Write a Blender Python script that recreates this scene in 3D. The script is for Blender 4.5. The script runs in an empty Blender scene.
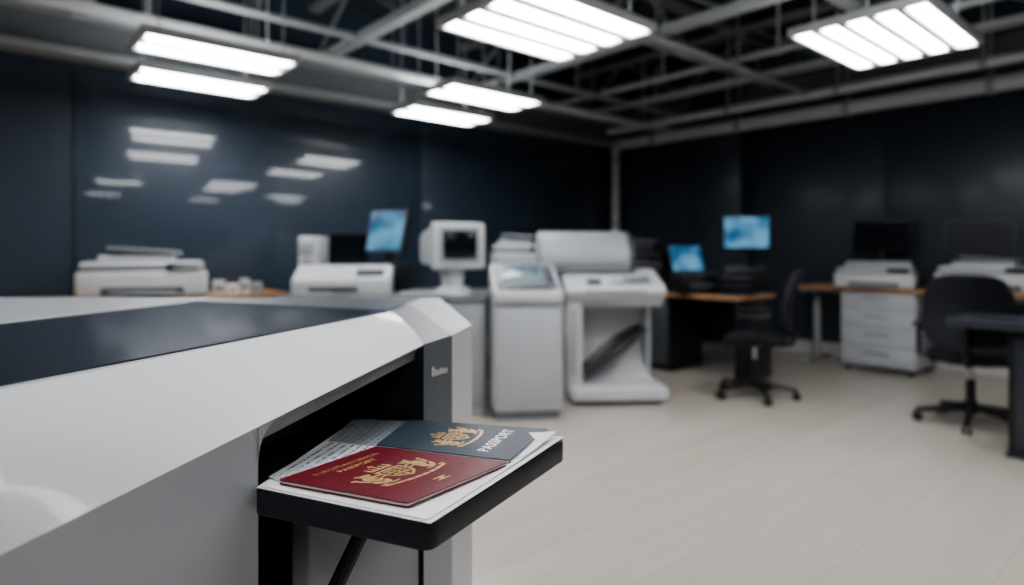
import bpy, bmesh, math, random
from mathutils import Vector, Matrix, Euler
random.seed(4)
R = math.radians
H = 1.15                     # lens height
YAW = -math.atan2(.6562, .7542)
CA, SA = math.cos(YAW), math.sin(YAW)
def W(X, D):                 # (right of viewer, ahead of viewer) -> room coordinates
    return (CA*X - SA*D, SA*X + CA*D)
NORTH = 5.88; EAST = 7.10; SOUTH = -4.0; WEST = -4.0

# ------------------------------------------------------------ materials
def mat(name, col, rough=.5, metal=0., coat=0., var=.04, vscale=6., bump=0., spec=.5, emis=None, es=0.):
    m = bpy.data.materials.new(name); m.use_nodes = True
    nt = m.node_tree; p = nt.nodes['Principled BSDF']
    tc = nt.nodes.new('ShaderNodeTexCoord'); nz = nt.nodes.new('ShaderNodeTexNoise')
    nz.inputs['Scale'].default_value = vscale; nz.inputs['Detail'].default_value = 4
    nt.links.new(tc.outputs['Object'], nz.inputs['Vector'])
    cr = nt.nodes.new('ShaderNodeValToRGB')
    cr.color_ramp.elements[0].position = .3; cr.color_ramp.elements[1].position = .7
    cr.color_ramp.elements[0].color = tuple(c*(1-var) for c in col)+(1,)
    cr.color_ramp.elements[1].color = tuple(min(1, c*(1+var)) for c in col)+(1,)
    nt.links.new(nz.outputs['Fac'], cr.inputs['Fac']); nt.links.new(cr.outputs['Color'], p.inputs['Base Color'])
    p.inputs['Roughness'].default_value = rough; p.inputs['Metallic'].default_value = metal
    p.inputs['Coat Weight'].default_value = coat; p.inputs['Coat Roughness'].default_value = .08
    p.inputs['Specular IOR Level'].default_value = spec
    if bump:
        n2 = nt.nodes.new('ShaderNodeTexNoise'); n2.inputs['Scale'].default_value = 400
        nt.links.new(tc.outputs['Object'], n2.inputs['Vector'])
        bp = nt.nodes.new('ShaderNodeBump'); bp.inputs['Strength'].default_value = bump; bp.inputs['Distance'].default_value = .001
        nt.links.new(n2.outputs['Fac'], bp.inputs['Height']); nt.links.new(bp.outputs['Normal'], p.inputs['Normal'])
    if emis:
        p.inputs['Emission Color'].default_value = emis+(1,); p.inputs['Emission Strength'].default_value = es
    return m
def sc(r, g, b):
    f = lambda c: ((c/255+.055)/1.055)**2.4 if c/255 > .04045 else c/255/12.92
    return (f(r), f(g), f(b))

M = {}
M['white'] = mat('white_plastic', sc(202, 204, 206), .38, bump=.05)
M['fascia'] = mat('satin_white_shell', sc(238, 239, 240), .30, coat=.5, bump=.02, var=.01)
M['body'] = mat('pale_grey_shell', sc(182, 186, 191), .36, var=.02)
M['lgrey'] = mat('light_grey_plastic', sc(162, 166, 170), .42)
M['mgrey'] = mat('mid_grey_plastic', sc(116, 121, 127), .42)
M['dgrey'] = mat('dark_grey_plastic', sc(76, 80, 87), .4)
M['black'] = mat('black_plastic', sc(27, 29, 34), .38)
M['tray'] = mat('tray_black', sc(36, 40, 48), .33, bump=.08)
M['cavity'] = mat('slot_interior', sc(62, 65, 71), .3, coat=.2)
M['glass'] = mat('smoked_glass_top', sc(48, 54, 63), .2, coat=.7, var=.05)
M['slate'] = mat('slate_panel', sc(96, 100, 106), .35)
M['slatelift'] = mat('slate_front_brightened', sc(118, 123, 130), .35)  # slate lightened in colour to offset dimmer light on the front face
M['fabric'] = mat('chair_fabric', sc(28, 31, 38), .8, bump=.5)
M['wood'] = mat('oak_top', sc(186, 144, 106), .42, var=.12, vscale=3)
M['deskgrey'] = mat('grey_laminate', sc(112, 115, 119), .35)
M['deskdark'] = mat('dark_laminate', sc(54, 57, 66), .3)
M['steel'] = mat('painted_steel', sc(168, 170, 171), .45)
M['steeld'] = mat('dark_painted_steel', sc(112, 115, 118), .5)
M['pipe'] = mat('white_painted_pipe', sc(222, 223, 222), .4)
M['chrome'] = mat('chrome', (.6, .6, .62), .2, metal=1.)
M['ceil'] = mat('ceiling_black', sc(46, 49, 53), .8)
M['base'] = mat('skirting_white', sc(205, 204, 200), .45)
M['paper'] = mat('paper', sc(242, 242, 241), .7, var=.01)
M['gold'] = mat('gold_foil', (.84, .56, .28), .38, metal=.5, var=.1, vscale=200)
M['silver'] = mat('silver_foil', (.78, .77, .74), .35, metal=.3)
M['red'] = mat('burgundy_cover', sc(108, 20, 36), .42, bump=.5, var=.08, vscale=60)
M['blue'] = mat('slate_blue_cover', sc(50, 64, 76), .45, bump=.5, var=.08, vscale=60)
M['tube'] = mat('lamp_tube', (1, 1, 1), .5, emis=(.99, .99, 1.), es=8.5)
M['upfill'] = mat('added_upward_fill', (1, 1, 1), .5, emis=(.93, .97, 1.), es=5.)  # added upward glow to brighten ceiling and walls
M['scrdark'] = mat('screen_off', sc(20, 25, 32), .12)
M['louvre'] = mat('lamp_louvre', sc(170, 172, 174), .5)

def screen(name, c1, c2, st):
    m = bpy.data.materials.new(name); m.use_nodes = True; nt = m.node_tree; p = nt.nodes['Principled BSDF']
    tc = nt.nodes.new('ShaderNodeTexCoord'); nz = nt.nodes.new('ShaderNodeTexNoise')
    nz.inputs['Scale'].default_value = 5; nz.inputs['Detail'].default_value = 1
    nt.links.new(tc.outputs['Object'], nz.inputs['Vector'])
    cr = nt.nodes.new('ShaderNodeValToRGB'); cr.color_ramp.elements[0].position = .38; cr.color_ramp.elements[1].position = .62
    cr.color_ramp.elements[0].color = c1+(1,); cr.color_ramp.elements[1].color = c2+(1,)
    nt.links.new(nz.outputs['Fac'], cr.inputs['Fac']); nt.links.new(cr.outputs['Color'], p.inputs['Emission Color'])
    p.inputs['Base Color'].default_value = (.02, .03, .04, 1); p.inputs['Roughness'].default_value = .15
    p.inputs['Emission Strength'].default_value = st
    return m
M['scr'] = screen('screen_blue', sc(36, 92, 132), sc(110, 166, 200), .46)
M['scr2'] = screen('screen_pale', sc(110, 140, 155), sc(180, 200, 206), .3)

def wall_mat(name, col, rough, coat, cr_=.16):
    m = mat(name, col, rough, coat=coat, var=.1, vscale=.7)
    m.node_tree.nodes['Principled BSDF'].inputs['Coat Roughness'].default_value = cr_
    return m
M['wallg'] = wall_mat('navy_glass_panel', sc(54, 67, 83), .4, 1., .05)
M['wall'] = wall_mat('navy_paint', sc(49, 60, 75), .5, 0.)
M['walle'] = wall_mat('navy_satin_paint', sc(53, 63, 77), .45, .22, .2)

def floor_mat():
    m = bpy.data.materials.new('floor_vinyl'); m.use_nodes = True; nt = m.node_tree; p = nt.nodes['Principled BSDF']
    tc = nt.nodes.new('ShaderNodeTexCoord'); mp = nt.nodes.new('ShaderNodeMapping')
    nt.links.new(tc.outputs['Object'], mp.inputs['Vector'])
    br = nt.nodes.new('ShaderNodeTexBrick'); br.inputs['Scale'].default_value = 1.
    br.inputs['Brick Width'].default_value = 1.6; br.inputs['Row Height'].default_value = .4
    br.inputs['Mortar Size'].default_value = .003; br.inputs['Mortar Smooth'].default_value = .4
    br.inputs['Color1'].default_value = sc(198, 191, 181)+(1,); br.inputs['Color2'].default_value = sc(193, 185, 174)+(1,)
    br.inputs['Mortar'].default_value = sc(180, 172, 160)+(1,)
    nt.links.new(mp.outputs['Vector'], br.inputs['Vector'])
    nz = nt.nodes.new('ShaderNodeTexNoise'); nz.inputs['Scale'].default_value = 2.2; nz.inputs['Detail'].default_value = 6
    mp2 = nt.nodes.new('ShaderNodeMapping'); mp2.inputs['Scale'].default_value = (.4, 3, 1)
    nt.links.new(tc.outputs['Object'], mp2.inputs['Vector']); nt.links.new(mp2.outputs['Vector'], nz.inputs['Vector'])
    mx = nt.nodes.new('ShaderNodeMix'); mx.data_type = 'RGBA'; mx.blend_type = 'MULTIPLY'
    mx.inputs['Factor'].default_value = .18
    nt.links.new(br.outputs['Color'], mx.inputs[6]); nt.links.new(nz.outputs['Fac'], mx.inputs[7])
    nt.links.new(mx.outputs[2], p.inputs['Base Color']); p.inputs['Roughness'].default_value = .27
    return m
M['floor'] = floor_mat()

def print_mat(name, paper, ink, rows, cover):
    m = bpy.data.materials.new(name); m.use_nodes = True; nt = m.node_tree; p = nt.nodes['Principled BSDF']
    uv = nt.nodes.new('ShaderNodeUVMap'); sep = nt.nodes.new('ShaderNodeSeparateXYZ')
    nt.links.new(uv.outputs['UV'], sep.inputs[0])
    a = nt.nodes.new('ShaderNodeMath'); a.operation = 'MULTIPLY'; a.inputs[1].default_value = rows
    nt.links.new(sep.outputs['X'], a.inputs[0])
    f = nt.nodes.new('ShaderNodeMath'); f.operation = 'FRACT'; nt.links.new(a.outputs[0], f.inputs[0])
    g = nt.nodes.new('ShaderNodeMath'); g.operation = 'GREATER_THAN'; g.inputs[1].default_value = .62
    nt.links.new(f.outputs[0], g.inputs[0])
    mp = nt.nodes.new('ShaderNodeMapping'); mp.inputs['Scale'].default_value = (rows*1.0, 22, 1)
    nt.links.new(uv.outputs['UV'], mp.inputs['Vector'])
    nz = nt.nodes.new('ShaderNodeTexNoise'); nz.inputs['Scale'].default_value = 1.; nt.links.new(mp.outputs['Vector'], nz.inputs['Vector'])
    g2 = nt.nodes.new('ShaderNodeMath'); g2.operation = 'GREATER_THAN'; g2.inputs[1].default_value = cover
    nt.links.new(nz.outputs['Fac'], g2.inputs[0])
    mm = nt.nodes.new('ShaderNodeMath'); mm.operation = 'MULTIPLY'
    nt.links.new(g.outputs[0], mm.inputs[0]); nt.links.new(g2.outputs[0], mm.inputs[1])
    mx = nt.nodes.new('ShaderNodeMix'); mx.data_type = 'RGBA'
    mx.inputs[6].default_value = paper+(1,); mx.inputs[7].default_value = ink+(1,)
    nt.links.new(mm.outputs[0], mx.inputs['Factor']); nt.links.new(mx.outputs[2], p.inputs['Base Color'])
    p.inputs['Roughness'].default_value = .6
    return m
M['page'] = print_mat('printed_page', sc(218, 221, 224), sc(120, 127, 136), 7, .45)
M['page2'] = print_mat('printed_page_grey', sc(146, 152, 159), sc(108, 116, 124), 8, .5)

# ------------------------------------------------------------ mesh builder
class B:
    def __init__(s, name):
        s.name = name; s.bm = bmesh.new(); s.mats = []
    def mi(s, k):
        if k not in s.mats: s.mats.append(k)
        return s.mats.index(k)
    def merge(s, t, mtx, k):
        i = s.mi(k)
        for f in t.faces: f.material_index = i
        t.transform(mtx)
        me = bpy.data.meshes.new('t'); t.to_mesh(me); t.free(); s.bm.from_mesh(me); bpy.data.meshes.remove(me)
    def box(s, c, d, k, bev=0., rot=(0, 0, 0), seg=2):
        t = bmesh.new(); bmesh.ops.create_cube(t, size=1)
        bmesh.ops.scale(t, vec=d, verts=t.verts)
        if bev:
            bmesh.ops.bevel(t, geom=list(t.edges), offset=min(bev, min(d)*.49), segments=seg, affect='EDGES', profile=.5)
        s.merge(t, Matrix.Translation(c) @ Euler(rot).to_matrix().to_4x4(), k)
    def cyl(s, a, b, r, k, r2=None, seg=20):
        a = Vector(a); b = Vector(b); d = b-a
        t = bmesh.new()
        bmesh.ops.create_cone(t, cap_ends=True, segments=seg, radius1=r, radius2=r if r2 is None else r2, depth=d.length)
        q = Vector((0, 0, 1)).rotation_difference(d.normalized()).to_matrix().to_4x4()
        s.merge(t, Matrix.Translation((a+b)/2) @ q, k)
    def sph(s, c, r, k, sc_=(1, 1, 1)):
        t = bmesh.new(); bmesh.ops.create_uvsphere(t, u_segments=20, v_segments=12, radius=r)
        bmesh.ops.scale(t, vec=sc_, verts=t.verts)
        s.merge(t, Matrix.Translation(c), k)
    def tube(s, pts, r, k, seg=12):
        for i in range(len(pts)-1): s.cyl(pts[i], pts[i+1], r, k, seg=seg)
        for p in pts[1:-1]: s.sph(p, r, k)
    def prism(s, prof, x0, x1, k, bev=0., mtx=None):
        """profile given as (y,z) points, extruded along x"""
        t = bmesh.new()
        v0 = [t.verts.new((x0, y, z)) for y, z in prof]; v1 = [t.verts.new((x1, y, z)) for y, z in prof]
        n = len(prof)
        t.faces.new(v0); t.faces.new(list(reversed(v1)))
        for i in range(n): t.faces.new((v0[(i+1) % n], v0[i], v1[i], v1[(i+1) % n]))
        bmesh.ops.recalc_face_normals(t, faces=t.faces)
        if bev: bmesh.ops.bevel(t, geom=list(t.edges), offset=bev, segments=2, affect='EDGES', profile=.5)
        s.merge(t, mtx or Matrix.Identity(4), k)
    def slab(s, pts, z0, z1, k, bev=0.):
        """plan polygon (world xy) extruded vertically"""
        t = bmesh.new()
        v0 = [t.verts.new((p[0], p[1], z0)) for p in pts]; v1 = [t.verts.new((p[0], p[1], z1)) for p in pts]
        n = len(pts); t.faces.new(v0); t.faces.new(v1)
        for i in range(n): t.faces.new((v0[i], v0[(i+1) % n], v1[(i+1) % n], v1[i]))
        bmesh.ops.recalc_face_normals(t, faces=t.faces)
        if bev: bmesh.ops.bevel(t, geom=list(t.edges), offset=bev, segments=3, affect='EDGES', profile=.5)
        s.merge(t, Matrix.Identity(4), k)
    def face(s, pts, k, uv=False):
        i = s.mi(k); vs = [s.bm.verts.new(p) for p in pts]; f = s.bm.faces.new(vs); f.material_index = i
        if uv:
            l = s.bm.loops.layers.uv.verify()
            for lp, c in zip(f.loops, [(0, 0), (1, 0), (1, 1), (0, 1)]): lp[l].uv = c
        return f
    def grid(s, fn, nu, nv, k, thick=0.):
        t = bmesh.new()
        vs = [[t.verts.new(fn(i/nu, j/nv)) for j in range(nv+1)] for i in range(nu+1)]
        for i in range(nu):
            for j in range(nv): t.faces.new((vs[i][j], vs[i+1][j], vs[i+1][j+1], vs[i][j+1]))
        if thick:
            bmesh.ops.recalc_face_normals(t, faces=t.faces)
            bmesh.ops.solidify(t, geom=list(t.faces), thickness=thick)
        s.merge(t, Matrix.Identity(4), k)
    def done(s, loc=(0, 0, 0), rz=0., angle=35, scale=(1, 1, 1)):
        me = bpy.data.meshes.new(s.name); s.bm.to_mesh(me); s.bm.free()
        for k in s.mats: me.materials.append(M[k])
        me.polygons.foreach_set('use_smooth', [True]*len(me.polygons)); me.set_sharp_from_angle(angle=R(angle))
        o = bpy.data.objects.new(s.name, me); bpy.context.scene.collection.objects.link(o)
        o.location = loc; o.rotation_euler = (0, 0, rz); o.scale = scale
        return o
def place(b, X, D, yaw=0., z=0., **kw):
    x, y = W(X, D); return b.done((x, y, z), YAW+R(yaw), **kw)

# ------------------------------------------------------------ room shell
def shell(name, c, d, k):
    b = B(name); b.box((0, 0, 0), d, k); return b.done(c)
LX, LY = EAST-WEST, NORTH-SOUTH; CX, CY = (EAST+WEST)/2, (NORTH+SOUTH)/2
shell('floor', (CX, CY, -.05), (LX+.4, LY+.4, .1), 'floor')
shell('ceiling', (CX, CY, 3.65), (LX+.4, LY+.4, .1), 'ceil')
shell('wall_north', (CX, NORTH+.1, 1.8), (LX+.4, .2, 3.6), 'wall')
shell('wall_east', (EAST+.1, CY, 1.8), (.2, LY, 3.6), 'walle')
shell('wall_south', (CX, SOUTH-.1, 1.8), (LX+.4, .2, 3.6), 'wall')
shell('wall_west', (WEST-.1, CY, 1.8), (.2, LY, 3.6), 'wall')
shell('baseboard_east', (EAST-.012, CY-.2, .07), (.024, LY-.4, .14), 'base')
shell('baseboard_north', (CX, NORTH-.012, .07), (LX, .024, .14), 'base')
b = B('glass_wall_panels')
x0 = .62
for i in range(2):
    w = 3.16
    b.box((x0+w/2, NORTH-.012, 1.40), (w-.006, .02, 2.36), 'wallg', bev=.003); x0 += w
b.done()
b = B('wall_cladding_panels')
for i in range(4):
    y1 = 3.78-i*1.45
    b.box((EAST-.008, y1-.72, 1.45), (.014, 1.435, 2.58), 'walle', bev=.003)
b.done()
b = B('wall_pilaster'); b.box((0, 0, 0), (.22, .68, 3.5), 'walle', bev=.01); b.done((EAST-.11, 4.14, 1.8))
b = B('wall_notice_board')
b.box((0, 0, 0), (.03, .54, .38), 'dgrey', bev=.005); b.box((-.016, 0, 0), (.006, .50, .34), 'deskdark'); b.done((EAST-.034, 1.53, 1.24))
b = B('wall_notice_board')
b.box((0, 0, 0), (.42, .03, .34), 'dgrey', bev=.005); b.box((0, -.016, 0), (.38, .006, .30), 'wallg')
b.done((5.55, NORTH-.04, 1.62))

# ------------------------------------------------------------ ceiling structure
b = B('ceiling_edge_beam')
b.box((CX, NORTH-.16, 2.62), (LX, .26, .05), 'steel', bev=.006); b.box((CX, NORTH-.10, 2.76), (LX, .12, .26), 'steeld')
b.box((CX, NORTH-.16, 2.90), (LX, .30, .04), 'steel', bev=.006); b.done()
b = B('ceiling_edge_beam')
b.box((EAST-.13, CY, 2.82), (.2, LY, .10), 'steeld'); b.box((EAST-.13, CY, 2.97), (.1, LY, .2), 'steeld'); b.done()
b = B('overhead_pipework')
for (y, z, r, k) in [(4.8, 2.70, .04, 'pipe'), (4.62, 2.86, .03, 'steel'), (2.9, 2.78, .03, 'steel')]:
    b.cyl((WEST+.02, y, z), (EAST-.05, y, z), r, k)
    for i in range(9): b.cyl((WEST+.8+i*1.2, y, z), (WEST+.8+i*1.2, y, 3.6), .01, 'steeld')
for (x, z, r, k) in [(6.86, 2.62, .075, 'pipe'), (6.60, 2.76, .045, 'pipe'), (5.35, 2.9, .03, 'steel')]:
    b.cyl((x, SOUTH+.05, z), (x, NORTH-.3, z), r, k)
    for i in range(8):
        b.cyl((x, SOUTH+.6+i*1.2, z), (x, SOUTH+.6+i*1.2, 3.6), .012, 'steel')
        b.cyl((x, SOUTH+.57+i*1.2, z), (x, SOUTH+.63+i*1.2, z), r*1.25, 'steel')
b.done()
b = B('corner_downpipe'); b.cyl((6.9, 5.70, 0), (6.9, 5.70, 2.62), .055, 'pipe'); b.sph((6.9, 5.70, 2.62), .085, 'pipe')
for z in (.5, 1.5, 2.4): b.cyl((6.9, 5.7, z), (6.9, 5.7, z+.04), .065, 'steel')
b.done()
def truss(axis, pos, zb, h, a, e):
    b = B('roof_truss')
    def P(u, z, o=0): return (u, pos+o, z) if axis == 'x' else (pos+o, u, z)
    for z in (zb, zb+h):
        c = P((a+e)/2, z); d = (e-a, .10, .06) if axis == 'x' else (.10, e-a, .06)
        b.box(c, d, 'steel' if z == zb else 'steeld')
    n = int((e-a)/.75)
    for i in range(n):
        u0 = a+(e-a)*i/n; u1 = a+(e-a)*(i+1)/n
        z0, z1 = (zb, zb+h) if i % 2 == 0 else (zb+h, zb)
        b.cyl(P(u0, z0), P(u1, z1), .016, 'steeld', seg=8)
    b.done()
for y in (.4, 1.9, 3.4): truss('x', y, 3.02, .4, WEST+.02, EAST-.25)
for x in (-1.5, .6, 2.4, 4.1, 5.9): truss('y', x, 2.86, .5, SOUTH+.02, NORTH-.35)

# ------------------------------------------------------------ light fixtures (pendants, with added upward fill plates)
def fixture(x, y, z, L, Wd, n):
    b = B('ceiling_light')
    b.box((0, 0, .035), (L, Wd, .014), 'lgrey')
    for s_ in (-1, 1):
        b.box((0, s_*(Wd/2-.012), .015), (L, .026, .05), 'white', bev=.004)
        b.box((s_*(L/2-.012), 0, .015), (.026, Wd, .05), 'white', bev=.004)
    g = Wd/n; fr = .64 if n == 2 else .58
    for i in range(n):
        yc = -Wd/2+g*(i+.5)
        b.box((0, yc, .008), (L-.09, g*fr, .03), 'tube', bev=.008)
        if i: b.box((0, yc-g/2, .008), (L-.05, g*.28, .04), 'louvre', bev=.004)
    for sx in (-1, 1):
        for sy in (-1, 1):
            b.cyl((sx*L*.4, sy*Wd*.35, .04), (sx*L*.4, sy*Wd*.35, 3.6-z), .005, 'steel', seg=6)
    b.box((0, 0, .052), (L*.8, Wd*.6, .022), 'upfill')  # added glowing plate on top, fills the ceiling and upper walls
    b.done((x, y, z))
for X, D, L, Wd, n in [(-1.89, 4.02, .92, .42, 2), (-2.33, 4.70, .90, .42, 2),
                       (-.22, 5.14, .95, .42, 2), (-.64, 5.84, .90, .42, 2),
                       (.2, 3.53, .98, .78, 4), (2.23, 3.72, 1.02, .72, 5)]:
    x, y = W(X, D); fixture(x, y, 2.4, L, Wd, n)
for x, y in [(.2, .9), (2.6, .6), (-1.2, 3.2), (5.2, -1.0), (2.4, -2.0), (-.6, -1.6), (-2.8, .6)]:  # unseen fixtures outside the view, added for fill light
    fixture(x, y, 2.62, 1.0, .72, 4)

# ------------------------------------------------------------ foreground machine
def w3(X, D, z): x, y = W(X, D); return (x, y, z)
def Fx(D): return -.238+.537*(D-.586)
ZT = H-.10
b = B('document_printing_machine')
T0, T1, M1, M2, M3 = (-.76, -.3), (-.366, .447), (-.195, 1.02), (-.182, 1.138), (-.15, 1.304)
F0, Fm, S1, S2, S3, S4 = [(Fx(d), d) for d in (-.3, .408, .586, .815, .8735, .92)]
zf = {F0: H-.30, Fm: H-.199, S1: H-.166, S2: H-.123, S3: H-.1186, S4: H-.110}
BL, BR = (-1.35, -.3), (-1.35, 1.33)
def top(p, z=ZT): return w3(p[0], p[1], z)
def f3(p): return w3(p[0], p[1], zf[p])
def lerp(a, c, t): return tuple(a[i]+(c[i]-a[i])*t for i in range(len(a)))
tS1 = (.586-.408)/(.815-.408)
S1t = lerp(f3(Fm), f3(S2), tS1)
b.face([top(T0), top(T1), top(M1), top(BR), top(BL)], 'body')
b.face([top(M1), top(M2), top(BR)], 'slate'); b.face([top(M2), top(M3), top(BR)], 'body')
def fas(pt, pb):
    def fn(u, v):
        A = Vector(lerp(pt[0], pt[1], u)); C = Vector(lerp(pb[0], pb[1], u)); P = A.lerp(C, v)
        n_ = Vector(w3(.881, -.473, 0)); return tuple(P+n_*(.006*math.sin(math.pi*v)))
    return fn
b.grid(fas((top(T1), top(M1)), (f3(Fm), f3(S2))), 32, 6, 'fascia')
b.grid(fas((top(T0), top(T1)), (f3(F0), f3(Fm))), 8, 6, 'fascia')
b.face([top(M1), f3(S2), f3(S3), top(M2)], 'slate')
b.face([top(M2), f3(S3), f3(S4), top(M3)], 'body')
fl = lambda p, z=0.: w3(p[0], p[1], z)
b.face([f3(F0), fl(F0), fl(Fm), f3(Fm)], 'body')
b.face([f3(Fm), fl(Fm), fl(S1), S1t], 'body')
ZM = H-.262
b.face([f3(S2), fl(S2, ZM), fl(S3, ZM), f3(S3)], 'slatelift'); b.face([fl(S2, ZM), fl(S2), fl(S3), fl(S3, ZM)], 'body')
b.face([f3(S3), fl(S3), fl(S4), f3(S4)], 'fascia')
b.face([f3(S4), fl(S4), fl(M3), top(M3)], 'body'); b.face([top(M3), fl(M3), fl(BR), top(BR)], 'body')
b.face([top(BR), fl(BR), fl(BL), top(BL)], 'body'); b.face([top(BL), fl(BL), fl(F0), f3(F0), top(T0)], 'body')
inn = Vector((-.881, .473))
def ins(p, d): return (p[0]+inn[0]*d, p[1]+inn[1]*d)
I1, I2 = ins(S1, .24), ins(S2, .24)
b.face([f3(S2), w3(*I2, zf[S2]), w3(*I2, .2), fl(S2, .2)], 'cavity')
b.face([w3(*I1, zf[S1]), w3(*I2, zf[S2]), w3(*I2, .2), w3(*I1, .2)], 'cavity')
b.face([S1t, w3(*I1, zf[S1]), w3(*I1, .2), fl(S1, .2)], 'cavity')
b.face([S1t, f3(S2), w3(*I2, zf[S2]), w3(*I1, zf[S1])], 'cavity')
b.face([fl(S1, .2), fl(S2, .2), w3(*I2, .2), w3(*I1, .2)], 'cavity')
b.face([fl(S1, 0), fl(S2, 0), fl(S2, .2), fl(S1, .2)], 'body')
def off(p3, d, dz): return (p3[0]+W(*inn)[0]*d, p3[1]+W(*inn)[1]*d, p3[2]+dz)
def along(t): return lerp(S1t, f3(S2), t)
def rim(u, v):
    p = along(u); a = v*math.pi/2
    return off(p, .016*math.sin(a)-.0008, -.020*(1-math.cos(a)) - .001)
b.grid(rim, 8, 6, 'lgrey')
U = Vector(W(.473, .881)+(0,))
def jamb(u, v):
    p = Vector(lerp(S1t, fl(S1, .2), u)); a = v*math.pi/2
    q = Vector(off(tuple(p), .014*math.sin(a)-.0008, 0)); return tuple(q+U*(.010*(1-math.cos(a))))
b.grid(jamb, 8, 6, 'body')
rr = .032
A0 = Vector(S1t); e1 = (Vector(f3(S2))-A0).normalized(); e2 = Vector((0, 0, -1))
arc = [A0+e1*rr*(1-i/8)**2+e2*rr*(i/8)**2 for i in range(9)]
nrm = Vector(W(.881, -.473)+(0,))*.0012
b.face([tuple(A0+nrm)]+[tuple(p+nrm) for p in arc], 'body')
# exit rollers and guide inside the slot
b.slab([W(*ins((Fx(.60), .60), .16)), W(*ins((Fx(.805), .805), .16)), W(*ins((Fx(.805), .805), .19)), W(*ins((Fx(.60), .60), .19))], H-.25, H-.185, 'dgrey', bev=.004)
b.cyl(w3(*ins((Fx(.60), .60), .15), H-.178), w3(*ins((Fx(.805), .805), .15), H-.178), .010, 'mgrey')
for i in range(4):
    d = .63+i*.045; p0 = ins((Fx(d), d), .15); p1 = ins((Fx(d+.015), d+.015), .15); b.cyl(w3(*p0, H-.178), w3(*p1, H-.178), .016, 'black')
# lower front panel, below the tray
P1 = (Fx(.645), .645)
b.slab([W(*ins(P1, .004)), W(*ins((Fx(.812), .812), .004)), W(*ins((Fx(.812), .812), .03)), W(*ins(P1, .03))], .2, H-.262, 'lgrey', bev=.003)
b.cyl(w3(-.135, .63, H-.25), w3(-.215, .60, H-.42), .008, 'black', seg=10)
def inlay(pts, k, z=.0015): b.slab([W(*p) for p in pts], ZT-.004, ZT+z, k)
inlay([(-.377, .45), (-.202, 1.005), (-.607, 1.175), (-.683, .835), (-.93, -.28), (-.775, -.28)], 'glass', .002)
inlay([(-.205, 1.03), (-.19, 1.27), (-.62, 1.29), (-.613, 1.20)], 'slate', .0018)
inlay([(-.70, .835), (-.63, 1.20), (-.66, 1.29), (-1.30, 1.30), (-1.30, .3), (-.84, .3)], 'lgrey', .0015)
inlay([(-.683, .835), (-.607, 1.175), (-.615, 1.19), (-.697, .835), (-.945, -.28), (-.93, -.28)], 'fascia', .003)
def face_pt(D, z, off=.002): return w3(Fx(D)+.881*off, D-.473*off, z)
for i, hgt in enumerate((.013, .009, .007, .009, .007, .007)):
    d = .829+i*.0055
    b.face([face_pt(d, H-.168), face_pt(d+.0035, H-.168), face_pt(d+.0035, H-.168+hgt), face_pt(d, H-.168+hgt)], 'paper')
# delivery tray
tr = [(-.2375, .5795), (-.0663, .506), (.0632, .7326), (-.115, .812)]
ti = [ins(tr[3], .10), ins((Fx(.592), .592), .10), (Fx(.592), .592)]
def rnd(pv, c, nx, r=.012, n=5):
    a = Vector(pv)-Vector(c); e = Vector(nx)-Vector(c); a.normalize(); e.normalize(); c = Vector(c)
    p0 = c+a*r; p1 = c+e*r; out = []
    for i in range(n+1):
        t = i/n; out.append(tuple(p0*(1-t)**2+c*2*t*(1-t)+p1*t*t))
    return out
poly = [tr[0]]+rnd(tr[0], tr[1], tr[2])+rnd(tr[1], tr[2], tr[3])+[tr[3]]+ti
b.slab([W(*p) for p in poly], H-.246, H-.22, 'tray', bev=.003)
mach = b.done(angle=30)

# ------------------------------------------------------------ papers and passports
def quad_map(q, z):
    def f(u, v, dz=0.):
        X = (q[0][0]*(1-u)+q[1][0]*u)*(1-v)+(q[3][0]*(1-u)+q[2][0]*u)*v
        D = (q[0][1]*(1-u)+q[1][1]*u)*(1-v)+(q[3][1]*(1-u)+q[2][1]*u)*v
        return w3(X, D, z+dz)
    return f
def booklet(b, q, z, th, k, edge='paper', r=.05):
    def loop(inset):
        f = quad_map(q, 0); out = []
        rr = r
        for (cu, cv, a0) in [(rr, rr, 180), (1-rr, rr, 270), (1-rr, 1-rr, 0), (rr, 1-rr, 90)]:
            for i in range(5):
                a = R(a0+i*22.5); u = cu+math.cos(a)*(rr-inset); v = cv+math.sin(a)*(rr-inset)
                p = f(u, v); out.append((p[0], p[1]))
        return out
    b.slab(loop(0), z, z+th*.2, k); b.slab(loop(.012), z+th*.2, z+th*.8, edge); b.slab(loop(0), z+th*.8, z+th, k)
def shape(b, f, pts, k, dz, c=(0.5, 0.5), s=1., asp=1.):
    b.face([f(c[0]+x*s, c[1]+y*s*asp, dz) for x, y in pts], k)
def ell(cx, cy, rx, ry, a=0, n=12):
    a = R(a); return [(cx+rx*math.cos(t)*math.cos(a)-ry*math.sin(t)*math.sin(a), cy+rx*math.cos(t)*math.sin(a)+ry*math.sin(t)*math.cos(a)) for t in [i*2*math.pi/n for i in range(n)]]
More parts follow.
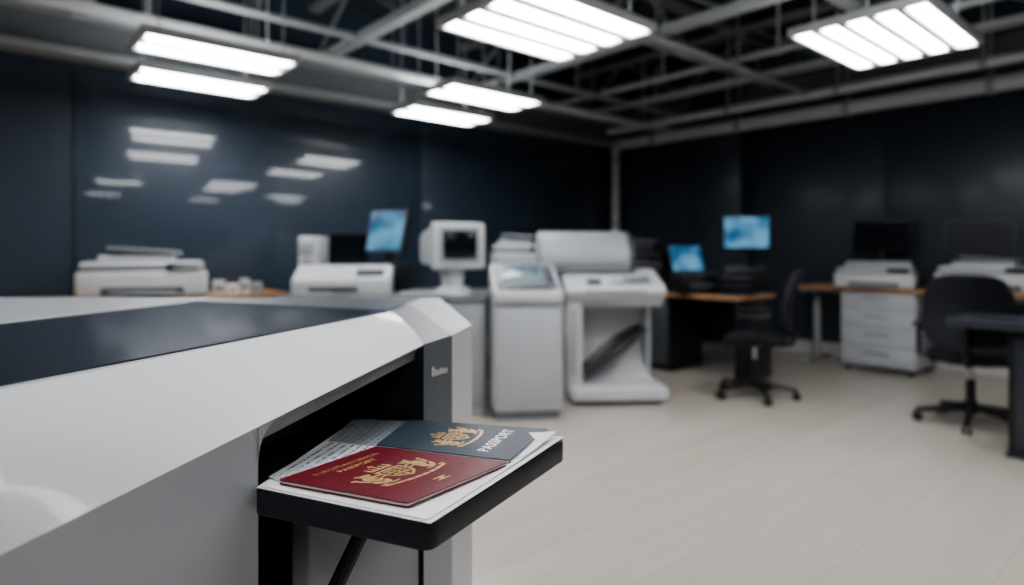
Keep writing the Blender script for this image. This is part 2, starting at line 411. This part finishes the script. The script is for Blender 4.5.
def crest(b, f, c, s, k, dz, asp=.85):
    S = lambda pts: shape(b, f, pts, k, dz, c, s, asp)
    out = [(-.2, .25), (.2, .25), (.21, 0), (.14, -.2), (0, -.34), (-.14, -.2), (-.21, 0)]
    inn_ = [(x*.8, y*.8-.01) for x, y in out]
    for i in range(7):
        j = (i+1) % 7; S([out[i], out[j], inn_[j], inn_[i]])
    S([(-.02, .2), (.02, .2), (.02, -.25), (-.02, -.25)]); S([(-.16, .0), (.16, .0), (.16, .04), (-.16, .04)])
    for x, y in [(-.09, .12), (.09, .12), (-.08, -.09), (.08, -.09)]:
        S(ell(x, y, .05, .05)); S(ell(x, y-.03, .02, .06, 30))
    S([(-.17, .31), (.17, .31), (.17, .36), (-.17, .36)])
    for x in (-.15, -.075, 0, .075, .15):
        S([(x-.03, .37), (x+.03, .37), (x+.008, .47), (x-.008, .47)]); S(ell(x, .49, .022, .022, n=8))
    S(ell(0, .57, .04, .05))
    for m in (-1, 1):
        E = lambda cx, cy, rx, ry, a=0: S([(m*x, y) for x, y in ell(cx, cy, rx, ry, a)])
        E(.37, .02, .085, .19, -12); E(.33, .26, .085, .08); E(.28, .30, .05, .025, 30); E(.40, .33, .03, .05, -20)
        E(.28, .13, .10, .028, 25); E(.28, .0, .10, .026, 10); E(.33, -.2, .05, .11, 15); E(.43, -.2, .035, .12, -25)
        E(.50, .05, .025, .14, -15); E(.53, .2, .05, .03, 40); E(.30, -.33, .08, .025); E(.47, -.33, .06, .022)
    for i in range(8):
        x0_ = -.5+i*.125; x1_ = x0_+.11; g = lambda x: -.42-.12*(1-(x/.5)**2)
        S([(x0_, g(x0_)), (x1_, g(x1_)), (x1_, g(x1_)+.07), (x0_, g(x0_)+.07)])
def text(b, f, s_, c, size, k, dz, asp=.85, space=1.1, bold=.02):
    cu = bpy.data.curves.new('t', 'FONT'); cu.body = s_; cu.size = 1; cu.align_x = 'CENTER'; cu.align_y = 'CENTER'; cu.space_character = space
    cu.offset = bold
    ob = bpy.data.objects.new('t', cu); bpy.context.scene.collection.objects.link(ob)
    dg = bpy.context.evaluated_depsgraph_get(); me = ob.evaluated_get(dg).to_mesh()
    vs = [b.bm.verts.new(f(c[0]+v.co.x*size, c[1]+v.co.y*size*asp, dz)) for v in me.vertices]
    i = b.mi(k)
    for p in me.polygons:
        try:
            fc = b.bm.faces.new([vs[j] for j in p.vertices]); fc.material_index = i
        except ValueError: pass
    ob.evaluated_get(dg).to_mesh_clear(); bpy.data.objects.remove(ob); bpy.data.curves.remove(cu)

zs = H-.2192
b = B('paper_sheet')
A_, D_, C_, B_ = (-.236, .578), (-.0655, .502), (.060, .722), (-.205, .79)
f = quad_map([A_, D_, C_, B_], zs)
def bow(u, v):
    p = f(u, v); return (p[0], p[1], p[2]+.004*(u**3)*(v**2))
b.grid(bow, 20, 20, 'paper', thick=.0005)
def bow2(u, v):
    p = f(.02+u*.955, .01+v*.98); return (p[0], p[1], p[2]+.0012+.009*(u**4)*(v**3))
b.grid(bow2, 20, 20, 'paper', thick=.0005)
b.done()
b = B('printed_booklet_page')
for q, k, dz in [([(-.232, .598), (-.212, .581), (-.148, .686), (-.208, .706)], 'page', .003), ([(-.208, .708), (-.148, .688), (-.127, .792), (-.203, .80)], 'page2', .003)]:
    g = quad_map(q, zs+dz)
    b.face([g(0, 0), g(1, 0), g(1, 1), g(0, 1)], k, uv=True)
    b.face([g(0, 0, -.0015), g(0, 1, -.0015), g(1, 1, -.0015), g(1, 0, -.0015)], 'paper')
    for (p, q2) in [((0, 0), (1, 0)), ((1, 0), (1, 1)), ((1, 1), (0, 1)), ((0, 1), (0, 0))]:
        b.face([g(*p), g(*q2), g(*q2, -.0015), g(*p, -.0015)], 'paper')
b.done()
zp = zs+.0022; th = .0042
def passport(kcov, near_r, far_r, far_l, near_l):
    b = B('passport'); q = [near_r, far_r, far_l, near_l]
    booklet(b, q, zp, th, kcov, r=.025)
    return b, quad_map(q, zp+th+.00025)
b, f = passport('red', (-.0875, .526), (-.004, .629), (-.148, .679), (-.217, .580))
crest(b, f, (.5, .47), .60, 'gold', 0, .62)
text(b, f, 'EUROPEAN UNION', (.5, .86), .07, 'gold', 0, bold=.0); text(b, f, 'PASSPORT', (.5, .78), .075, 'gold', 0)
for y in (-.02, .02): shape(b, f, [(-.06, y), (.06, y), (.06, y+.012), (-.06, y+.012)], 'gold', 0, (.5, .14))
shape(b, f, ell(0, .006, .022, .022), 'gold', 0, (.5, .14))
b.done()
b, f = passport('blue', (-.003, .634), (.044, .745), (-.130, .786), (-.149, .684))
crest(b, f, (.5, .53), .58, 'gold', 0, .52)
text(b, f, 'PASSPORT', (.5, .23), .145, 'silver', 0, .75)
b.done()

# ------------------------------------------------------------ office equipment builders
def desk(name, L, Dp, z, ktop, legs='panel', kleg='lgrey', th=.03):
    b = B(name)
    b.box((0, 0, z-th/2), (L, Dp, th), ktop, bev=.006)
    if legs == 'panel':
        for s_ in (-1, 1): b.box((s_*(L/2-.04), 0, (z-th)/2), (.03, Dp-.06, z-th), kleg, bev=.004)
        b.box((0, Dp/2-.08, z*.62), (L-.11, .02, z*.5), kleg)
    elif legs == 'frame':
        for s_ in (-1, 1):
            b.box((s_*(L/2-.1), .0, .02), (.06, Dp-.08, .035), kleg, bev=.008)
            b.box((s_*(L/2-.1), .05, (z-th)/2), (.06, .05, z-th-.02), kleg, bev=.006)
            b.box((s_*(L/2-.1), 0, z-th-.02), (.05, Dp-.12, .035), kleg)
        b.box((0, .06, z-th-.04), (L-.2, .04, .05), kleg)
    return b
def drawers(b, cx, cy, w, d, h, k, n=4, z0=.05):
    b.box((cx, cy, z0+(h-z0)/2), (w, d, h-z0), k, bev=.006)
    g = (h-z0-.02)/n
    for i in range(n):
        zc = z0+.01+g*(i+.5)
        b.box((cx, cy-d/2-.006, zc), (w-.02, .014, g-.012), k, bev=.004)
        b.box((cx, cy-d/2-.018, zc+g*.22), (w*.35, .014, .014), 'mgrey', bev=.003)
    for sx in (-1, 1):
        for sy in (-1, 1): b.cyl((cx+sx*(w/2-.05), cy+sy*(d/2-.05), 0), (cx+sx*(w/2-.05), cy+sy*(d/2-.05), z0+.01), .022, 'black')
def mfp(w, d, h, kb='white', kd='dgrey', adf=True, bend=.02):
    b = B('desktop_printer')
    b.box((0, 0, h*.3), (w, d, h*.56), kb, bev=bend, seg=3)
    b.box((0, -d/2+.004, h*.16), (w*.62, .02, h*.14), kd, bev=.004)
    b.box((0, -d*.56, h*.12), (w*.5, d*.28, .014), 'lgrey', bev=.004)
    b.box((0, .0, h*.59), (w*.96, d*.93, h*.035), kd)
    b.box((0, .01, h*.68), (w*.94, d*.9, h*.16), kb, bev=bend*.7, seg=3)
    b.box((w*.3, -d*.46, h*.66), (w*.26, d*.16, .012), 'scrdark', bev=.003, rot=(R(35), 0, 0))
    if adf:
        b.box((-w*.06, .04, h*.82), (w*.6, d*.55, h*.15), kb, bev=bend*.8, seg=3)
        b.box((-w*.02, -.0, h*.915), (w*.5, d*.42, .01), kd, rot=(R(-4), R(3), 0))
        b.box((.0, .04, h*.97), (w*.58, d*.5, h*.06), 'lgrey' if kb != 'black' else 'dgrey', bev=.008, rot=(R(-4), R(4), 0))
    else:
        b.box((0, -.02, h*.78), (w*.8, d*.7, .008), 'lgrey', bev=.002)
        b.prism([(d*.05, h*.75), (d*.38, h*.75), (d*.38, h*1.0), (d*.30, h*1.0)], -w*.42, w*.42, kb, bev=.01)
    for sx in (-1, 1):
        for sy in (-1, 1): b.box((sx*w*.4, sy*d*.35, h*.015), (.05, .05, h*.03), 'black')
    return b
def monitor(w, h, zc, ks='scr', kf='black', tilt=0, stand=True, base='black'):
    b = B('computer_monitor')
    b.box((0, 0, zc), (w, .03, h), kf, bev=.008, rot=(R(tilt), 0, 0))
    off = Vector((0, -.0165, 0)); off.rotate(Matrix.Rotation(R(tilt), 3, 'X'))
    b.box((off.x, off.y, zc+off.z), (w-.035, .004, h-.04), ks, rot=(R(tilt), 0, 0))
    b.box((0, .03, zc), (w*.5, .045, h*.5), kf, bev=.015, rot=(R(tilt), 0, 0))
    if stand:
        b.box((0, .05, zc/2), (.06, .03, zc), base, bev=.008)
        b.box((0, .03, .008), (w*.5, .2, .016), base, bev=.006)
    return b

# --- desk along the north wall with scanner-printer and boxes
b = desk('side_desk', 1.95, .7, .80, 'wood'); b.done((1.05, 5.46, 0))
b = mfp(.84, .46, .35, bend=.035); x, y = W(-2.78, 4.74); b.done((x, y-.02, .80), R(-14))
b = B('small_parts_boxes')
for i, (x, w_, h_, k) in enumerate([(-.14, .09, .10, 'white'), (-.04, .08, .07, 'paper'), (.05, .07, .11, 'white'), (.14, .08, .08, 'lgrey')]):
    b.box((x, 0, h_/2), (w_, .12, h_), k, bev=.006); b.box((x, -.061, h_*.5), (w_*.6, .003, h_*.4), 'mgrey'); b.box((x, 0, h_), (w_*1.04, .125, .012), k, bev=.003)
x, y = W(-2.22, 5.07); b.done((x, y, .80), R(-15))

# --- workstation island
b = desk('workstation_counter', 1.52, 1.05, .82, 'deskgrey', kleg='mgrey')
b.box((.62, -.215, .395), (.25, .58, .78), 'body', bev=.006)
b.box((.62, -.51, .40), (.23, .012, .70), 'lgrey', bev=.004); b.box((.53, -.52, .45), (.012, .014, .16), 'dgrey')
place(b, -.94, 4.86)
b = B('card_printer')
b.prism([(-.2, 0), (.2, 0), (.2, .20), (.05, .22), (-.2, .12)], -.34, .34, 'white', bev=.012)
b.box((-.05, -.205, .05), (.34, .012, .035), 'dgrey', bev=.003)
b.box((.2, -.1, .165), (.2, .1, .01), 'dgrey', rot=(R(22), 0, 0)); b.box((-.15, -.28, .02), (.22, .18, .02), 'lgrey', bev=.004)
place(b, -1.24, 4.64, z=.82, yaw=6)
b = B('computer_tower')
b.box((0, 0, .22), (.14, .34, .44), 'white', bev=.014, seg=3); b.box((0, -.172, .34), (.11, .008, .10), 'lgrey', bev=.003)
b.box((0, -.172, .16), (.11, .008, .14), 'mgrey', bev=.003); b.cyl((0, -.178, .26), (0, -.17, .26), .012, 'dgrey')
place(b, -1.62, 5.14, z=.82, yaw=-4)
b = monitor(.33, .30, .33, ks='scrdark'); place(b, -1.35, 5.18, z=.82, yaw=8)
b = monitor(.34, .36, .48, tilt=-16, ks='scr', kf='dgrey', stand=False)
b.box((0, .06, .2), (.07, .05, .40), 'dgrey', bev=.01, rot=(R(-8), 0, 0)); b.box((0, .05, .01), (.26, .24, .02), 'dgrey', bev=.006)
b.box((.175, .03, .50), (.02, .08, .38), 'black', bev=.006, rot=(R(-16), 0, 0))
b.box((.05, -.02, .11), (.30, .2, .22), 'black', bev=.02)
place(b, -1.02, 5.10, z=.82, yaw=-20)
b = B('crt_monitor')
b.box((0, 0, .36), (.42, .06, .35), 'white', bev=.02, seg=3)
b.prism([(.02, .21), (.02, .52), (.3, .47), (.36, .43), (.36, .25), (.3, .22)], -.18, .18, 'white', bev=.02)
b.box((0, -.032, .37), (.33, .012, .27), 'lgrey', bev=.008); b.box((0, -.038, .37), (.27, .008, .215), 'scrdark', bev=.006)
for i in range(4): b.cyl((-.12+i*.035, -.036, .212), (-.12+i*.035, -.028, .212), .007, 'mgrey', seg=10)
b.cyl((0, .12, .05), (0, .12, .22), .08, 'white', r2=.1); b.cyl((0, .1, 0), (0, .1, .05), .15, 'white', r2=.12)
place(b, -.40, 4.66, z=.82, yaw=28)
b = B('keyboard')
b.box((0, 0, .012), (.36, .13, .02), 'lgrey', bev=.005)
for r_ in range(4):
    for c_ in range(13): b.box((-.156+c_*.026, -.042+r_*.028, .026), (.021, .022, .01), 'white', bev=.003, seg=1)
place(b, -.62, 4.45, z=.82)

# --- self-service kiosk
b = B('document_kiosk')
b.prism([(-.215, .06), (.215, .06), (.215, 1.03), (.13, 1.05), (-.235, .865), (-.235, .80), (-.215, .79)], -.235, .235, 'white', bev=.016)
b.box((0, -.222, .43), (.43, .014, .66), 'body', bev=.008)
b.box((0, -.228, .775), (.44, .01, .006), 'mgrey')
b.box((0, .0, .035), (.44, .40, .07), 'mgrey', bev=.01)
ang = math.atan2(1.05-.865, .365)
def onp(u, t): return (u, -.235+.365*t-math.sin(ang)*.006, .865+.185*t+math.cos(ang)*.006)
b.box(onp(0, .5), (.42, .35, .012), 'mgrey', bev=.006, rot=(ang, 0, 0))
p = onp(-.03, .56); b.box((p[0], p[1]-.004, p[2]+.008), (.29, .22, .008), 'scr2', bev=.003, rot=(ang, 0, 0))
p = onp(.16, .5); b.box((p[0], p[1]-.004, p[2]+.008), (.06, .2, .008), 'dgrey', bev=.003, rot=(ang, 0, 0))
p = onp(0, .1); b.box((p[0], p[1]-.004, p[2]+.008), (.3, .03, .008), 'dgrey', bev=.003, rot=(ang, 0, 0))
for i in range(5): b.box((-.236, .05+i*.03, .3), (.004, .012, .16), 'mgrey')
place(b, .085, 4.44, yaw=7)

# --- large-format printer
b = B('large_format_printer')
b.box((-.33, .02, .46), (.13, .58, .82), 'white', bev=.02, seg=3)
b.box((-.335, -.278, .46), (.06, .01, .5), 'lgrey', bev=.004)
b.box((.03, -.04, .085), (.80, .62, .10), 'white', bev=.02, seg=3)
b.box((.03, -.02, .03), (.72, .5, .05), 'dgrey')
def sweep(u, v):
    a = v*math.pi/2
    return (-.28+u*.64, .22-.36*(1-math.sin(a)), .14+.62*(1-math.cos(a)))
b.grid(sweep, 2, 18, 'white', thick=.012)
b.box((.365, .13, .46), (.035, .30, .66), 'body', bev=.012)
b.prism([(-.33, .82), (-.22, .72), (.28, .72), (.28, 1.0), (.0, 1.0), (-.33, .87)], -.41, .42, 'white', bev=.018)
b.box((-.17, -.26, .915), (.12, .07, .008), 'dgrey', rot=(R(21), 0, 0), bev=.003)
b.box((.20, -.23, .925), (.22, .10, .008), 'mgrey', rot=(R(21), 0, 0), bev=.003)
b.box((.20, -.23, .93), (.14, .07, .008), 'scr2', rot=(R(21), 0, 0), bev=.003)
for i in range(4): b.box((-.02+i*.035, -.27, .912), (.02, .02, .01), 'mgrey', rot=(R(21), 0, 0))
b.box((0, -.334, .845), (.5, .006, .012), 'mgrey')
prof = [(-.12, .99)]
for i in range(11):
    a = R(180-i*14); prof.append((.12+math.cos(a)*.25, 1.05+math.sin(a)*.25))
prof += [(.36, .99)]
b.prism(prof, -.60, .17, 'lgrey', bev=.008)
b.prism([(y, z-.002) for y, z in prof], .17, .21, 'dgrey')
b.box((-.2, -.135, 1.04), (.66, .012, .012), 'mgrey')
def chute(u, v):
    return (-.26+u*.56, -.24+.12*v+.10*u, .20+u*.32-.14*math.sin(v*math.pi)*(1-.4*u)*.4+.06*v+.05*math.sin(u*math.pi))
b.tube([(-.26, -.22, .20), (-.08, -.19, .29), (.1, -.16, .39), (.31, -.12, .54)], .024, 'black'); b.grid(chute, 10, 10, 'black', thick=.012)
place(b, .75, 4.94, yaw=3, scale=(.9, 1, 1))
b = B('printer_stand'); drawers(b, 0, 0, .52, .45, .92, 'mgrey', n=3); place(b, .06, 5.80)
b = mfp(.50, .42, .36, kb='body', bend=.03); place(b, .06, 5.80, z=.925, yaw=6)

# --- centre desk (black equipment)
def east(b, x, y, z=0., yaw=0., **k): return b.done((x, y, z), R(-90+yaw), **k)
cx_, cy_ = W(1.70, 6.02)
b = desk('office_desk', 1.4, .66, .75, 'wood', kleg='black')
b.box((-.35, .02, .36), (.62, .56, .70), 'black', bev=.006); b.box((-.5, -.265, .38), (.28, .01, .62), 'dgrey', bev=.004); b.box((-.19, -.265, .38), (.28, .01, .62), 'dgrey', bev=.004)
b.box((-.69, -.0, .36), (.02, .64, .72), 'lgrey')
east(b, cx_, cy_)
x, y = W(1.34, 6.35)
b = mfp(.50, .40, .50, kb='black', kd='dgrey', bend=.03); b.done((x, y, .75), R(-72))
b = B('laptop')
b.box((0, 0, .012), (.36, .24, .018), 'dgrey', bev=.005); b.box((0, .15, .15), (.36, .012, .27), 'black', bev=.005, rot=(R(-18), 0, 0))
b.box((0, .141, .151), (.33, .006, .24), 'scr', rot=(R(-18), 0, 0))
for r_ in range(4):
    for c_ in range(11): b.box((-.14+c_*.028, -.05+r_*.028, .023), (.022, .022, .006), 'black')
place(b, 1.70, 5.80, z=.92, yaw=18)
b = B('equipment_riser'); b.box((0, 0, .085), (.44, .30, .168), 'black', bev=.01); b.box((0, -.152, .08), (.3, .006, .06), 'dgrey'); place(b, 1.70, 5.80, z=.75, yaw=18)
b = monitor(.43, .32, .56, ks='scr', kf='black'); b.box((0, .07, .13), (.40, .12, .25), 'black', bev=.01); place(b, 2.15, 5.75, z=.75, yaw=-5)
b = B('document_tray_stack')
for i in range(3):
    b.box((0, 0, .02+i*.06), (.3, .22, .008), 'black'); b.box((0, .11, .04+i*.06), (.3, .008, .05), 'black'); b.box((-.15, 0, .04+i*.06), (.008, .22, .05), 'black'); b.box((.15, 0, .04+i*.06), (.008, .22, .05), 'black')
    b.box((0, 0, .03+i*.06), (.26, .18, .012), 'dgrey')
place(b, 1.97, 5.50, z=.75, yaw=-15)

# --- east wall desk
DZ = .79
b = desk('office_desk', 2.3, .70, DZ, 'wood', legs='frame', kleg='steel')
drawers(b, -.36, -.02, .64, .56, DZ-.035, 'body', n=4)
east(b, 6.73, 1.82)
def eastpt(r_, xw):
    D = xw/(.6562+.7547*r_); return W(r_*D, D)
x, y = eastpt((876-512)/626, 6.55); b = mfp(.66, .34, .25, adf=False, kb='white', bend=.02); east(b, x, y, DZ, yaw=10)
x, y = eastpt((881-512)/626, 6.92); b = monitor(.50, .32, .50, ks='scrdark'); east(b, x, y, DZ, yaw=12)
x, y = eastpt((990-512)/626, 6.66); b = mfp(.74, .42, .29, adf=True, kb='white', bend=.02); east(b, x, y, DZ, yaw=5)

# --- near dark desk on the right
b = desk('meeting_desk', 1.4, .50, .76, 'deskdark', legs='none', kleg='black', th=.05)
b.box((.07, .045, .365), (1.0, .38, .69), 'black', bev=.006)
b.box((.07, -.15, .36), (.94, .012, .62), 'deskdark', bev=.004)
b.box((.07, .045, .012), (1.02, .40, .024), 'deskdark')
x, y = W(3.15, 3.25); east(b, x, y)

# ------------------------------------------------------------ chairs
def chair():
    b = B('office_chair')
    for i in range(5):
        a = R(90+72*i); c, s_ = math.cos(a), math.sin(a)
        b.cyl((c*.03, s_*.03, .115), (c*.30, s_*.30, .075), .026, 'black', r2=.017, seg=10)
        b.cyl((c*.30, s_*.30, .05), (c*.30, s_*.30, .09), .010, 'black', seg=8)
        for k_ in (-1, 1):
            o_ = .016*k_; b.cyl((c*.30-s_*(o_-.008), s_*.30+c*(o_-.008), .03), (c*.30-s_*(o_+.008), s_*.30+c*(o_+.008), .03), .03, 'black', seg=14)
    b.cyl((0, 0, .08), (0, 0, .16), .04, 'black'); b.cyl((0, 0, .14), (0, 0, .30), .028, 'black'); b.cyl((0, 0, .28), (0, 0, .42), .018, 'chrome')
    b.box((0, .02, .425), (.22, .26, .04), 'black', bev=.01)
    def seat(u, v):
        x = (u-.5)*2; y = (v-.5)*2; k = (1-abs(x)**4*.06)
        return (x*.24*(1-.06*max(0, y)), y*.235*k, .49-.03*max(0, -y)**3+.012*abs(x)**2-.025*max(abs(x), abs(y))**10)
    b.grid(seat, 16, 16, 'fabric', thick=.055)
    b.box((0, 0, .445), (.42, .42, .02), 'black', bev=.008)
    def back(u, v):
        x = (u-.5)*2; w_ = .235*(1-.22*abs(2*v-.9)**3); z = .54+.46*v
        yb = .25+.075*(v**1.5)-.035*math.sin(v*math.pi)+(-.055*x*x)
        return (x*w_, yb, z-.03*abs(x)**4*(1 if v > .5 else -1))
    b.grid(back, 16, 16, 'fabric', thick=.035)
    b.tube([(0, .08, .42), (0, .26, .43), (0, .315, .52), (0, .305, .74)], .022, 'black')
    for s_ in (-1, 1):
        b.tube([(s_*.2, .04, .43), (s_*.285, .04, .45), (s_*.285, .03, .64)], .014, 'black')
        b.box((s_*.285, .0, .655), (.06, .25, .028), 'black', bev=.012, seg=3)
    return b
place(chair(), 1.90, 4.90, yaw=-112)
place(chair(), 3.02, 4.12, yaw=140)

# ------------------------------------------------------------ world, camera
w = bpy.data.worlds.new('world'); bpy.context.scene.world = w; w.use_nodes = True
w.node_tree.nodes['Background'].inputs[0].default_value = (.6, .7, .85, 1); w.node_tree.nodes['Background'].inputs[1].default_value = .3
cam = bpy.data.cameras.new('camera'); co = bpy.data.objects.new('camera', cam); bpy.context.scene.collection.objects.link(co)
co.location = (0, 0, H); co.rotation_euler = (R(90), 0, YAW)
cam.lens = 22.0; cam.sensor_width = 36; cam.shift_y = -42.5/1024; cam.clip_start = .02
cam.dof.use_dof = True; cam.dof.focus_distance = .62; cam.dof.aperture_fstop = 2.7
bpy.context.scene.camera = co
bpy.context.scene.view_settings.view_transform = 'AgX'
bpy.context.scene.view_settings.look = 'AgX - Medium High Contrast'
bpy.context.scene.view_settings.exposure = .95
